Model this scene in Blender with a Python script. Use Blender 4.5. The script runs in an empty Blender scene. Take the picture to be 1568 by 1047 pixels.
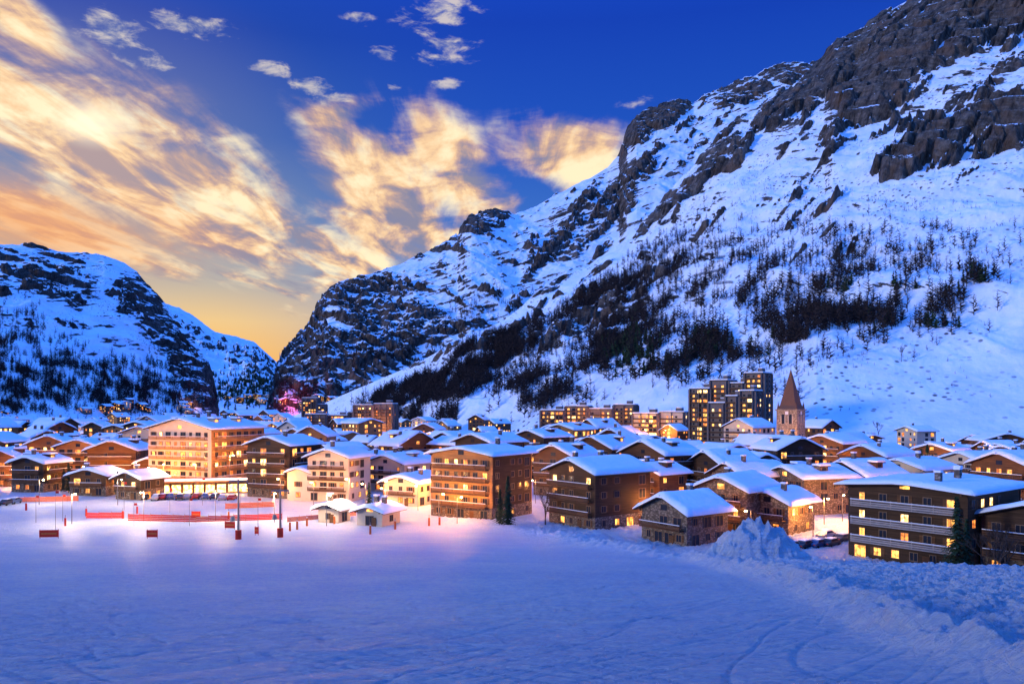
import bpy, math, random
import numpy as np
from mathutils import Vector, Matrix
random.seed(7); rng=np.random.default_rng(7)
scene=bpy.context.scene
F=1220.0; U0=784.0; V0=620.0      # focal length, centre column and horizon row in image pixels
FLOOR=-25.0
# ------------------------------------------------------------------ noise
_perm=rng.permutation(256); _perm=np.concatenate([_perm,_perm,_perm])
_ang=rng.random(256)*2*np.pi; _gx=np.cos(_ang); _gy=np.sin(_ang)
def pn(x,y,seed=0):
    x=np.asarray(x,float)+seed*17.31; y=np.asarray(y,float)+seed*9.77
    xi=np.floor(x).astype(int); yi=np.floor(y).astype(int); xf=x-xi; yf=y-yi
    def g(ix,iy,dx,dy):
        h=_perm[(_perm[ix&255]+iy)&255]
        return _gx[h]*dx+_gy[h]*dy
    u=xf*xf*xf*(xf*(xf*6-15)+10); v=yf*yf*yf*(yf*(yf*6-15)+10)
    a=g(xi,yi,xf,yf); b=g(xi+1,yi,xf-1,yf); c=g(xi,yi+1,xf,yf-1); d=g(xi+1,yi+1,xf-1,yf-1)
    return ((a+(b-a)*u)+((c+(d-c)*u)-(a+(b-a)*u))*v)*1.5
def fbm(x,y,o=5,seed=0,ridged=False,gain=.5):
    s=0;a=1;t=0
    for i in range(o):
        n=pn(x,y,seed+i)
        if ridged: n=1-2*np.abs(n)
        s=s+a*n; t+=a; a*=gain; x=np.asarray(x)*2.03; y=np.asarray(y)*2.03
    return s/t
def sstep(a,b,x):
    t=np.clip((x-a)/(b-a),0,1); return t*t*(3-2*t)
# ------------------------------------------------------------------ node helpers
class NT:
    def __init__(s,tree): s.t=tree; s.n=tree.nodes; s.l=tree.links
    def node(s,typ,**kw):
        n=s.n.new(typ)
        for k,v in kw.items(): setattr(n,k,v)
        return n
    def put(s,sock,v):
        if hasattr(v,'is_output'): s.l.new(v,sock)
        else: sock.default_value=v
    def m(s,op,a,b=None,c=None,clamp=False):
        n=s.node('ShaderNodeMath',operation=op,use_clamp=clamp)
        s.put(n.inputs[0],a)
        if b is not None: s.put(n.inputs[1],b)
        if c is not None: s.put(n.inputs[2],c)
        return n.outputs[0]
    def vm(s,op,a,b=None):
        n=s.node('ShaderNodeVectorMath',operation=op); s.put(n.inputs[0],a)
        if b is not None: s.put(n.inputs[1],b)
        return n.outputs['Value'] if op=='LENGTH' else n.outputs[0]
    def mr(s,v,a,b,c=0.,d=1.,smooth=True):
        n=s.node('ShaderNodeMapRange'); n.interpolation_type='SMOOTHSTEP' if smooth else 'LINEAR'
        s.put(n.inputs[0],v)
        for i,q in enumerate((a,b,c,d)): s.put(n.inputs[i+1],q)
        return n.outputs[0]
    def mix(s,f,a,b,mode='MIX'):
        n=s.node('ShaderNodeMix',data_type='RGBA',blend_type=mode)
        s.put(n.inputs[0],f)
        s.put(n.inputs[6],a if hasattr(a,'is_output') else (*a,1)); s.put(n.inputs[7],b if hasattr(b,'is_output') else (*b,1))
        return n.outputs[2]
    def noise(s,vec,scale,detail=5,rough=.55,dist=0.):
        n=s.node('ShaderNodeTexNoise'); s.put(n.inputs['Vector'],vec)
        n.inputs['Scale'].default_value=scale; n.inputs['Detail'].default_value=detail
        n.inputs['Roughness'].default_value=rough; n.inputs['Distortion'].default_value=dist
        return n.outputs[0]
    def mapping(s,vec,scale=(1,1,1),rot=(0,0,0),loc=(0,0,0)):
        n=s.node('ShaderNodeMapping'); s.put(n.inputs[0],vec)
        n.inputs[1].default_value=loc; n.inputs[2].default_value=rot; n.inputs[3].default_value=scale
        return n.outputs[0]
    def streak(s,vec,rot,sx,sy,detail=5,rough=.6,dist=.2):
        return s.noise(s.mapping(s.mapping(vec,rot=(0,0,rot)),scale=(sx,sy,1)),1.,detail,rough,dist)
    def ramp(s,f,pts):
        n=s.node('ShaderNodeValToRGB'); cr=n.color_ramp
        while len(cr.elements)<len(pts): cr.elements.new(.5)
        for e,(p,c) in zip(cr.elements,pts): e.position=p; e.color=(*c,1)
        s.put(n.inputs[0],f); return n.outputs[0]
    def bump(s,h,st,dist,nrm=None):
        n=s.node('ShaderNodeBump'); s.put(n.inputs['Height'],h)
        n.inputs['Strength'].default_value=st; n.inputs['Distance'].default_value=dist
        if nrm is not None: s.put(n.inputs['Normal'],nrm)
        return n.outputs[0]
def newmat(name):
    m=bpy.data.materials.new(name); m.use_nodes=True
    nt=NT(m.node_tree); bs=m.node_tree.nodes['Principled BSDF']
    bs.inputs['Specular IOR Level'].default_value=.2
    return m,nt,bs
def objco(nt): return nt.node('ShaderNodeTexCoord').outputs['Object']
def simple(name,col,rough=.7,var=.25,scale=2.,stretch=(1,1,1),bump=.0,metal=0,noise_detail=5):
    m,nt,bs=newmat(name)
    v=nt.mapping(objco(nt),scale=stretch)
    n=nt.noise(v,scale,noise_detail)
    c=nt.mix(n,tuple(x*(1-var*1.6) for x in col),tuple(min(1,x*(1+var*1.6)) for x in col))
    nt.put(bs.inputs['Base Color'],c); bs.inputs['Roughness'].default_value=rough; bs.inputs['Metallic'].default_value=metal
    if bump: nt.put(bs.inputs['Normal'],nt.bump(n,.6,bump))
    return m
def emis(name,col,st,var=True):
    m,nt,bs=newmat(name)
    bs.inputs['Base Color'].default_value=(.1,.07,.04,1)
    if var:
        n=nt.noise(objco(nt),1.1,4,.6)
        c=nt.mix(nt.mr(n,.38,.62),tuple(x*q for x,q in zip(col,(.3,.2,.15))),col)
        nt.put(bs.inputs['Emission Color'],c)
    else: bs.inputs['Emission Color'].default_value=(*col,1)
    bs.inputs['Emission Strength'].default_value=st
    return m
SNOWC=(.86,.88,.93)
def wood(name,col):
    m,nt,bs=newmat(name); oc=objco(nt)
    pl=nt.noise(nt.mapping(oc,scale=(.25,.25,7.)),1.,5)
    gr=nt.noise(oc,.35,5)
    c=nt.mix(nt.mr(pl,.35,.65),tuple(x*.66 for x in col),tuple(x*1.2 for x in col))
    c=nt.mix(nt.mr(gr,.3,.8,0,.5),c,tuple(x*.5 for x in col))
    nt.put(bs.inputs['Base Color'],c); bs.inputs['Roughness'].default_value=.75
    nt.put(bs.inputs['Normal'],nt.bump(pl,.4,.03)); return m
def stone(name,col):
    m,nt,bs=newmat(name); oc=objco(nt)
    v=nt.node('ShaderNodeTexVoronoi'); nt.put(v.inputs['Vector'],nt.mapping(oc,scale=(1,1,1.7))); v.inputs['Scale'].default_value=2.1
    c=nt.mix(nt.mr(v.outputs['Color'],.1,.9),tuple(x*.4 for x in col),tuple(x*1.45 for x in col))
    c=nt.mix(nt.mr(v.outputs['Distance'],.25,.6,0,.7),c,tuple(x*.35 for x in col))
    nt.put(bs.inputs['Base Color'],c); bs.inputs['Roughness'].default_value=.85
    nt.put(bs.inputs['Normal'],nt.bump(v.outputs['Distance'],.6,.1)); return m
M={}
M['wood_dark']=wood('wood_dark',(.062,.036,.024)); M['wood_mid']=wood('wood_mid',(.13,.064,.034)); M['wood_gold']=wood('wood_gold',(.36,.18,.07))
M['stone']=stone('stone',(.21,.17,.145)); M['stone_light']=stone('stone_light',(.42,.33,.24))
M['plaster']=simple('plaster',(.55,.47,.37),.85,.12,.6); M['concrete']=simple('concrete',(.17,.135,.12),.85,.2,.5)
M['balcony']=wood('balcony_wood',(.11,.055,.03)); M['balcony_pale']=wood('balcony_pale',(.36,.19,.085)); M['balcony_white']=simple('white_balcony_rail',(.32,.28,.26),.7,.2)
M['roof']=wood('roof_wood',(.05,.035,.03)); M['frame']=simple('window_frame',(.2,.13,.09),.6,.2)
M['lit_a']=emis('lit_window_warm',(1.,.47,.09),3.2); M['lit_b']=emis('lit_window_orange',(1.,.30,.045),2.2); M['lit_c']=emis('lit_window_bright',(1.,.66,.24),5.5)
M['dark']=simple('dark_glass',(.02,.025,.04),.15,.2); M['bulb']=emis('lamp_bulb',(1.,.6,.22),80,False)
M['metal']=simple('grey_metal',(.2,.2,.22),.45,.15,3,metal=.6); M['red']=simple('red_padding',(.6,.035,.015),.6,.15,3)
M['orange']=simple('orange_pad',(.6,.14,.03),.6,.15,3); M['white']=simple('white_paint',(.7,.7,.72),.5,.08)
M['black']=simple('black_rubber',(.02,.02,.02),.7,.2); M['shingle']=simple('spire_shingle',(.16,.08,.05),.8,.4,3,(1,1,3),.05)
M['bark']=simple('bark',(.06,.042,.035),.9,.3,6); M['larch']=simple('larch_twigs',(.034,.026,.026),.95,.35,.2); M['needle']=simple('spruce_needles',(.022,.045,.022),.85,.5,1.5)
for i,c in enumerate([(.03,.035,.05),(.3,.3,.32),(.25,.03,.02),(.05,.09,.2)]): M['car%d'%i]=simple('car_paint_%d'%i,c,.3,.05)
def roofsnow():
    m,nt,bs=newmat('roof_snow'); oc=objco(nt)
    n=nt.noise(oc,.9,7,.6)
    nt.put(bs.inputs['Base Color'],nt.mix(n,(.70,.76,.88),SNOWC)); bs.inputs['Roughness'].default_value=.7
    nt.put(bs.inputs['Normal'],nt.bump(n,.7,.35)); return m
M['snow']=roofsnow()
# ------------------------------------------------------------------ mesh helpers
def mesh_obj(name,V,Fc,mat,parent=None,smooth=False,attrs=None):
    me=bpy.data.meshes.new(name)
    if isinstance(V,np.ndarray):
        Fc=np.asarray(Fc,dtype=np.int32); k=Fc.shape[1]
        me.vertices.add(len(V)); me.vertices.foreach_set('co',V.astype(np.float32).ravel())
        me.loops.add(Fc.size); me.loops.foreach_set('vertex_index',Fc.ravel())
        me.polygons.add(len(Fc)); me.polygons.foreach_set('loop_start',np.arange(0,Fc.size,k,dtype=np.int32))
        me.update(calc_edges=True)
    else:
        me.from_pydata(V,[],Fc)
    if smooth: me.polygons.foreach_set('use_smooth',[True]*len(me.polygons))
    if attrs:
        for k,a in attrs.items():
            at=me.attributes.new(k,'FLOAT','POINT'); at.data.foreach_set('value',a.astype(np.float32).ravel())
    me.materials.append(mat); me.update()
    ob=bpy.data.objects.new(name,me); scene.collection.objects.link(ob)
    if parent: ob.parent=parent
    return ob
def grid_faces(nr,nc):
    i=np.arange(nr-1)[:,None]*nc+np.arange(nc-1)[None,:]; i=i.ravel()
    return np.stack([i,i+1,i+nc+1,i+nc],1)
class Bld:
    def __init__(s,name,x,y,z,rot):
        s.e=bpy.data.objects.new(name,None); s.e.location=(x,y,z); s.e.rotation_euler=(0,0,rot); s.e.empty_display_size=1
        scene.collection.objects.link(s.e); s.p={}
    def part(s,k): return s.p.setdefault(k,([],[]))
    def box(s,k,cx,cy,cz,sx,sy,sz):
        V,Fc=s.part(k); b=len(V)
        for dz in(-.5,.5):
            for dx,dy in((-.5,-.5),(.5,-.5),(.5,.5),(-.5,.5)): V.append((cx+dx*sx,cy+dy*sy,cz+dz*sz))
        for f in((3,2,1,0),(4,5,6,7),(0,1,5,4),(1,2,6,5),(2,3,7,6),(3,0,4,7)): Fc.append(tuple(b+i for i in f))
    def poly(s,k,pts,faces):
        V,Fc=s.part(k); b=len(V); V.extend(pts)
        for f in faces: Fc.append(tuple(b+i for i in f))
    def cyl(s,k,x,y,z0,z1,r0,r1,n=8):
        pts=[(x+r*math.cos(2*math.pi*i/n),y+r*math.sin(2*math.pi*i/n),z) for z,r in((z0,r0),(z1,r1)) for i in range(n)]
        fs=[(i,(i+1)%n,n+(i+1)%n,n+i) for i in range(n)]+[tuple(range(n,2*n)),tuple(range(n-1,-1,-1))]
        s.poly(k,pts,fs)
    def fbox(s,k,n,dist,a,z,w,th,h,off=0):
        tx,ty=-n[1],n[0]; c=dist+off+th/2
        cx=n[0]*c+tx*a; cy=n[1]*c+ty*a
        if n[0]==0: s.box(k,cx+s.ox,cy+s.oy,z,w,th,h)
        else: s.box(k,cx+s.ox,cy+s.oy,z,th,w,h)
    ox=0;oy=0
    def done(s,mats,smooth=()):
        for k,(V,Fc) in s.p.items():
            mesh_obj(k,V,Fc,mats.get(k) or M.get(k) or M['concrete'],s.e,smooth=k in smooth)
        return s.e
def place(u,d):
    return (u-U0)/F*d, d
# ------------------------------------------------------------------ terrain definition
BY=np.array([-80,28,32,52,92,148,171.]); BX=np.array([10,14,14.8,17.7,20.8,10.6,-14.6])
def ground_h(x,y,detail=False):
    x=np.asarray(x,float); y=np.asarray(y,float)
    zs=-4-.145*y+ .5*pn(x/45,y/45,3)*sstep(10,60,y)
    xr=np.interp(y,BY,BX); right=x-xr
    yc=np.interp(x,[20,43,80],[92,67,60])
    zs=zs-np.maximum(0,y-yc)*.32*sstep(17,25,x)
    k=1.0; a=(zs-FLOOR)/k
    z=FLOOR+k*np.where(a>30,a,np.log1p(np.exp(np.minimum(a,30))))
    md=np.hypot((x-33.0)/9.,(y-108)/5.0); z=z+8.2*np.exp(-md**2*1.2)*(1+.22*fbm(x/2.2,y/2.2,5,9,True))
    if detail:
        near=np.exp(-np.maximum(0,y-20)/140)
        z=z+.14*fbm(x/6,y/3.5,4,20)*near+.03*fbm(x/1.0,y/.6,4,25,True)*near
        for sd,(ca,sa) in enumerate([(.97,.25),(.95,-.3),(.6,.8),(.75,-.66),(.85,.53),(.9,-.44)]):
            a_=x*ca+y*sa; b_=-x*sa+y*ca
            g=fbm(a_/30,b_/4,2,120+sd*5)
            for lv in(-.12,.12): z=z-.045*np.exp(-((g-lv)/.012)**2)*near
        r=sstep(-.5,2.5,right)*(y<175)*(y>-20)
        z=z+r*(.60*fbm(x/2.1,y/2.1,5,30,True,.62)+.24*fbm(x/.6,y/.6,3,33))
        dl=np.abs(right)
        bw=np.where(y>92,3.0,1.2)
        z=z+np.exp(-(dl/bw)**2)*(y<172)*(y>0)*.85*(1+.9*fbm(x/1.1,y/1.6,4,40))
        z=z+sstep(150,230,y)*.5*fbm(x/14,y/14,3,50)
    return z
t=np.concatenate([np.linspace(-3,-.75,70)[:-1],np.linspace(-.75,.75,960),np.linspace(.75,3,70)[1:]])
yy=np.concatenate([np.linspace(-70,12,40)[:-1],np.exp(np.linspace(math.log(32),math.log(200),800))-20,(np.exp(np.linspace(math.log(200),math.log(9000),220))-20)[1:]])
YY,TT=np.meshgrid(yy,t,indexing='ij'); XX=TT*(np.abs(YY)+22)
ZZ=ground_h(XX,YY,True)
# ground material
m,nt,bs=newmat('piste_snow'); oc=objco(nt)
g1=nt.streak(oc,.10,.22,2.6,9,.72,.5); g2=nt.streak(oc,-.16,.5,6.,7,.66,.4); g3=nt.streak(oc,.75,.25,3.2,7,.66,.4); g4=nt.streak(oc,-.6,.3,3.6,7,.66,.4)
fine=nt.noise(oc,3.2,10,.78); big=nt.noise(oc,.05,5,.6); lumps=nt.noise(oc,.9,8,.7); msk=nt.mr(nt.noise(oc,.06,3),.42,.6)
def tracks(rot,sc,w):
    n=nt.streak(oc,rot,sc,sc*7,1.5,.4,.1)
    return nt.mr(nt.m('ABSOLUTE',nt.m('SUBTRACT',n,.5)),0.,w,1.,0.)
tr=nt.m('MAXIMUM',tracks(.35,.02,.006),tracks(-.45,.022,.006)); tr=nt.m('MAXIMUM',tr,tracks(1.05,.03,.007)); tr=nt.m('MAXIMUM',tr,tracks(-.9,.018,.005))
cross=nt.m('MULTIPLY',nt.m('MAXIMUM',g3,g4),msk)
h=nt.m('ADD',nt.m('MULTIPLY',g1,.9),nt.m('MULTIPLY',g2,.5)); h=nt.m('ADD',h,nt.m('MULTIPLY',cross,.6))
h=nt.m('ADD',h,nt.m('MULTIPLY',fine,.6)); h=nt.m('ADD',h,nt.m('MULTIPLY',lumps,.6)); h=nt.m('SUBTRACT',h,nt.m('MULTIPLY',tr,.14))
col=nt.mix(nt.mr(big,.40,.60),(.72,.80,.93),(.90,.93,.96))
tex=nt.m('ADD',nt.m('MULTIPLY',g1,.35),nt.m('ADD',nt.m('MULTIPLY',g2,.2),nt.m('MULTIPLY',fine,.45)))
col=nt.mix(nt.mr(tex,.43,.56,.55,0.),col,(.44,.58,.88))  # snow relief contrast put into colour: dark lows here, pale highs next
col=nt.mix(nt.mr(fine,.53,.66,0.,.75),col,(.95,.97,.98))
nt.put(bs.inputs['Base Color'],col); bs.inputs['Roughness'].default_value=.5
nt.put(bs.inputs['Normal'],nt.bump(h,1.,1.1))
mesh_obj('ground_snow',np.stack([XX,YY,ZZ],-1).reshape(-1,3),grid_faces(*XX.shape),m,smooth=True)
# ------------------------------------------------------------------ mountains
def poly_sd(P,u,v):
    P=np.array(P,float); n=len(P); d=np.full(u.shape,1e9); ins=np.zeros(u.shape,bool)
    for i in range(n):
        a=P[i]; b=P[(i+1)%n]; ex,ey=b-a; wx=u-a[0]; wy=v-a[1]
        tt=np.clip((wx*ex+wy*ey)/(ex*ex+ey*ey+1e-9),0,1)
        d=np.minimum(d,np.hypot(wx-ex*tt,wy-ey*tt))
        c=((a[1]>v)!=(b[1]>v)); xs=(b[0]-a[0])*(v-a[1])/((b[1]-a[1])+1e-9)+a[0]
        ins^=c&(u<xs)
    return np.where(ins,d,-d)
def mountain_mat(name,strata_rot,rock=(.21,.175,.15),snow_bias=0.,sc=1.,wl=1.3,spk=.0):
    m,nt,bs=newmat(name); oc=objco(nt)
    at=nt.node('ShaderNodeAttribute',attribute_name='rock').outputs['Fac']
    nz=nt.node('ShaderNodeSeparateXYZ'); g=nt.node('ShaderNodeNewGeometry'); nt.put(nz.inputs[0],g.outputs['Normal'])
    n1=nt.noise(nt.mapping(nt.mapping(oc,rot=(0,strata_rot,0)),scale=(.7*sc,.9*sc,2.0*sc)),.018,10,.66,.2)
    n2=nt.noise(nt.mapping(nt.mapping(oc,rot=(0,strata_rot,.3)),scale=(.3*sc,.35*sc,3.2*sc)),.05,7,.62,.4)
    f=nt.m('ADD',at,nt.m('MULTIPLY',nt.m('SUBTRACT',n1,.5),1.5))
    f=nt.m('ADD',f,nt.m('MULTIPLY',nt.m('SUBTRACT',n2,.5),wl))
    f=nt.m('ADD',f,nt.m('MULTIPLY',nt.m('SUBTRACT',.76,nz.outputs[2]),1.2))
    fac=nt.mr(f,.50+snow_bias,.56+snow_bias)
    r1=nt.noise(nt.mapping(nt.mapping(oc,rot=(0,-.25,0)),scale=(1.3,1,.4)),.07*sc,12,.76,.3)
    r2=nt.noise(oc,.02*sc,4)
    r3=nt.noise(nt.mapping(nt.mapping(oc,rot=(0,strata_rot,0)),scale=(.25,.3,2.2)),.09*sc,7,.65)
    rc=nt.ramp(r1,[(.33,tuple(x*.16 for x in rock)),(.5,tuple(x*.85 for x in rock)),(.64,tuple(x*1.9 for x in rock))])
    rc=nt.mix(nt.mr(r3,.42,.56,.55,0.),rc,tuple(x*.25 for x in rock))
    rc=nt.mix(nt.mr(r2,.5,.68,0,.6),rc,(rock[0]*1.2,rock[1]*.85,rock[2]*.62),'MIX')
    rc=nt.mix(nt.mr(r1,.34,.50,.85,0.),rc,(.02,.017,.017))  # crevice shade put into the rock colour at lows of the bump noise
    sn=nt.noise(oc,.03*sc,8,.6)
    scol=nt.mix(nt.mr(sn,.35,.65),(.68,.75,.90),SNOWC)
    if spk:
        v=nt.node('ShaderNodeTexVoronoi'); nt.put(v.inputs['Vector'],oc); v.inputs['Scale'].default_value=.16
        dm=nt.mr(nt.noise(oc,.012,5,.6),.44,.62)
        s_=nt.m('MULTIPLY',nt.mr(v.outputs['Distance'],.34,.16),nt.m('MULTIPLY',dm,spk))
        scol=nt.mix(s_,scol,(.05,.045,.05))
    nt.put(bs.inputs['Base Color'],nt.mix(fac,scol,rc)); bs.inputs['Roughness'].default_value=.8
    hh=nt.m('ADD',nt.m('MULTIPLY',nt.m('MULTIPLY',nt.m('ADD',nt.m('MULTIPLY',r1,1.5),nt.m('MULTIPLY',r3,.5)),fac),1.),nt.m('MULTIPLY',sn,.24)); hh=nt.m('ADD',hh,nt.m('MULTIPLY',fac,.15))
    nt.put(bs.inputs['Normal'],nt.bump(hh,1.,14.)); return m
def loft(name,sky,base,ridge,nu,nv,amp,maskf,mat,pw=1.25,gdir=.6,back=.5,zb=FLOOR-3,seed=0,gl=130.,hia=.16,cr=.65,ya=.55,ta=.65):
    sky=np.array(sky,float); u=np.linspace(sky[0,0],sky[-1,0],nu)
    e=(V0-np.interp(u,sky[:,0],sky[:,1]))/F
    db=np.interp(u,[b[0] for b in base],[b[1] for b in base]); dr=np.interp(u,[b[0] for b in ridge],[b[1] for b in ridge])
    s=np.concatenate([np.linspace(0,1,nv),np.linspace(1,1.5,30)[1:]])
    S,E=np.meshgrid(s,e,indexing='ij'); DB=np.broadcast_to(db,S.shape); DR=np.broadcast_to(dr,S.shape); Uu=np.broadcast_to(u,S.shape)
    D=DB+(DR-DB)*S; ZR=np.maximum(E*DR,zb+1)
    up=np.clip(S,0,1)**pw; Z=zb+(ZR-zb)*up
    Z=np.where(S>1,ZR-(S-1)*(ZR-zb)*back*4*.5,Z)
    X=(Uu-U0)/F*D; Y=D.copy()
    v=V0-Z/D*F
    R=maskf(Uu,v)
    env=sstep(0,.25,np.clip(S,0,1))*(1-.55*sstep(.8,1.,S))
    ca,sa=math.cos(gdir),math.sin(gdir)
    A=X*ca-Y*sa; Bc=X*sa+Y*ca
    wob=25*fbm(X/160,Y/160,3,seed+60)
    gul=fbm((A+wob)/gl,Bc/(gl*2.6),6,seed,True,.46)
    hi=fbm(X/45,Y/45,5,seed+70,True,.55)
    sc_=np.minimum(1,(ZR-zb)/120)
    Z=Z+env*amp*(.9*gul+hia*hi)*sc_
    cl=sstep(.35,.75,R+.35*fbm(X/40,Y/40,4,seed+80))
    crag=fbm(X/34,Y/60,6,seed+90,True,.55)
    Z=Z+cl*env*(amp*.45+amp*cr*crag)*sc_
    st=24.; fr=(Z/st+.5*fbm(X/70,Y/70,3,seed+97)+.008*X); ft=fr-np.floor(fr); Z=Z+cl*env*sc_*st*ta*(sstep(.15,.7,ft)-ft)
    Y=Y-cl*env*amp*ya*fbm(X/22,Z/90,5,seed+95,True,.58)
    ob=mesh_obj(name,np.stack([X,Y,Z],-1).reshape(-1,3),grid_faces(*X.shape),mat,smooth=True,attrs={'rock':R})
    return dict(X=X,Y=Y,Z=Z,U=X/Y*F+U0,V=V0-Z/Y*F,S=S,ob=ob)
def mk_mask(polys,basev,soft=14,bands=None):
    def f(u,v):
        r=basev(u,v)
        wob=16*fbm(u/55,v/55,5,5)
        for P,w in polys:
            sd=poly_sd(P,u,v)+wob
            r=np.maximum(r,w*sstep(-soft,soft*.7,sd)+r*(1-sstep(-soft,soft,sd)))
        if bands is not None: r=bands(r,u,v)
        return r
    return f
skyD=[(440,640),(480,625),(560,590),(640,556),(700,530),(770,492),(830,455),(880,425),(920,400),(965,365),(1000,330),(1035,288),(1060,262),(1100,214),(1135,184),(1160,172),(1200,142),(1240,114),(1262,94),(1275,72),(1310,56),(1350,26),(1390,4),(1470,-42),(1568,-87),(1700,-140),(2000,-160),(2400,-60)]
polD=[([(1150,200),(1180,165),(1240,105),(1270,80),(1390,-30),(1568,-130),(1800,-170),(1800,20),(1568,45),(1500,85),(1440,118),(1385,160),(1330,200),(1295,190),(1262,165),(1215,200),(1170,215)],.80),
 ([(1335,290),(1370,255),(1440,215),(1500,205),(1568,165),(1700,120),(1700,200),(1568,228),(1480,262),(1400,290),(1350,305)],.80),
 ([(975,360),(1040,272),(1100,215),(1150,200),(1130,235),(1080,290),(1040,330),(1000,362)],.60),
 ([(900,490),(940,455),(1000,422),(1032,428),(1000,450),(935,486),(870,530),(825,560),(850,525)],.55),
 ([(1430,180),(1500,140),(1568,100),(1568,120),(1500,165)],.5)]
def baseD(u,v): return .12+.20*sstep(380,180,v)+.16*sstep(1040,900,u)*sstep(330,400,v)*sstep(600,540,v)
def bandsD(r,u,v):
    n=fbm((u+v)/26,(u-v)/150,5,41); n2=fbm((u+v)/18,(u-v)/120,5,47)
    r=r+.40*sstep(.05,.45,n)*sstep(480,400,v)*(r<.45)*sstep(1500,1200,u)
    r=r+.34*sstep(.05,.45,n)*sstep(340,260,v)*(r<.45)*sstep(1200,1400,u)
    r=r+.34*sstep(.0,.4,fbm((u*.5+v)/14,(u-.5*v)/90,5,44))*sstep(380,440,v)*sstep(600,540,v)*sstep(1100,1000,u)*(r<.5)
    return r-.50*sstep(.04,.36,n2)*(r>.4)
matD=mountain_mat('mountain_rock_snow',-.6,spk=.95)
bD=[(440,1350),(700,830),(1000,560),(1250,455),(1568,420),(2400,380)]; rD=[(440,1380),(560,1230),(700,1150),(900,1250),(1100,1400),(1300,1480),(1568,1430),(2400,1400)]
D=loft('mountain_slope',skyD,bD,rD,1150,620,25,mk_mask(polD,baseD,10,bandsD),matD,pw=1.22,gdir=-.5,seed=1,cr=.28,ya=.32,ta=.5)
skyC=[(405,640),(415,598),(430,552),(450,526),(470,505),(490,465),(505,446),(520,438),(580,420),(610,410),(640,395),(670,383),(700,363),(712,342),(722,332),(745,328),(790,332),(830,315),(880,285),(930,260),(948,240),(960,203),(975,182),(1010,165),(1040,158),(1062,160),(1085,146),(1120,131),(1160,118),(1200,102),(1240,98),(1275,92),(1400,70),(1500,80)]
polC=[([(400,640),(430,540),(470,495),(492,450),(540,435),(600,460),(640,490),(700,500),(760,500),(690,530),(600,560),(520,600),(480,640)],.54),
 ([(945,240),(960,190),(975,165),(1010,145),(1065,145),(1050,175),(1020,195),(985,215)],.80),
 ([(1060,150),(1200,88),(1290,75),(1280,110),(1180,140),(1110,170)],.56),
 ([(700,360),(715,325),(790,318),(770,340),(735,352)],.85),
 ([(630,400),(700,360),(730,360),(680,385),(640,402)],.55),
 ([(820,380),(880,330),(960,270),(1010,250),(960,320),(920,370),(860,410),(800,440)],.46)]
matC=mountain_mat('far_mountain_rock_snow',.35,(.16,.13,.115),0.,.8,1.7)
def baseC(u,v): return .25+.08*sstep(800,600,u)
def bandsC(r,u,v):
    n=fbm((v-.35*u)/10,(u+.35*v)/120,5,51); n3=fbm((u+v)/24,(u-v)/120,5,54)
    left=sstep(860,700,u)
    r=r+(.26*sstep(.0,.4,n)*left+.34*sstep(0,.4,n3)*(1-left))*(r<.5)
    return r-.40*sstep(.02,.38,fbm((v-.35*u)/9,(u+.35*v)/90,5,57))*(r>.4)
C=loft('rocky_mountain',skyC,[(405,1500),(700,1500),(1000,1500),(1500,1600)],[(405,1900),(520,2000),(800,2400),(1000,2700),(1500,2900)],900,420,30,mk_mask(polC,baseC,12,bandsC),matC,pw=1.0,gdir=-.9,seed=11,gl=170,cr=.45,ya=.4,ta=.55)
skyA=[(-500,330),(-250,350),(-60,372),(0,377),(50,381),(100,390),(160,394),(190,405),(210,420),(225,440),(245,458),(262,480),(285,508),(305,535),(322,562),(332,600),(336,640)]
polA=[([(190,440),(235,450),(330,560),(335,640),(290,640),(265,570),(220,515),(190,475)],.56),([(-60,400),(60,400),(160,430),(120,470),(0,450),(-60,440)],.42)]
matA=mountain_mat('left_mountain_rock_snow',.25,(.12,.10,.095),0.,.9,1.5,.9)
def baseA(u,v): return .20+.14*sstep(500,420,v)-.1*sstep(540,600,v)
def bandsA(r,u,v):
    n=fbm((v-.25*u)/10,(u+.25*v)/110,5,61)
    return r+.30*sstep(0,.4,n)*(r<.45)*sstep(560,480,v)-.3*sstep(.05,.4,fbm((v-.5*u)/9,(u+.5*v)/80,5,64))*(r>.4)
A=loft('left_mountain',skyA,[(-500,900),(0,1150),(336,1500)],[(-500,1700),(0,1800),(250,1950),(336,1750)],560,330,22,mk_mask(polA,baseA,14,bandsA),matA,pw=1.25,gdir=.7,seed=21,cr=.4,ya=.4)
skyB=[(150,430),(200,450),(255,470),(275,474),(295,484),(330,507),(360,515),(388,522),(405,538),(422,556),(450,580),(520,590)]
matB=mountain_mat('distant_mountain_rock_snow',.3,(.12,.10,.10),0.,.5)
B_=loft('distant_mountain',skyB,[(150,2600),(520,2600)],[(150,4300),(520,4300)],300,160,50,mk_mask([([(255,480),(330,520),(430,570),(430,600),(330,560),(260,510)],.45)],lambda u,v:.24+.2*sstep(570,600,v)),matB,pw=1.1,gdir=.7,seed=31,gl=320,cr=.4,ya=.4)
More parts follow.
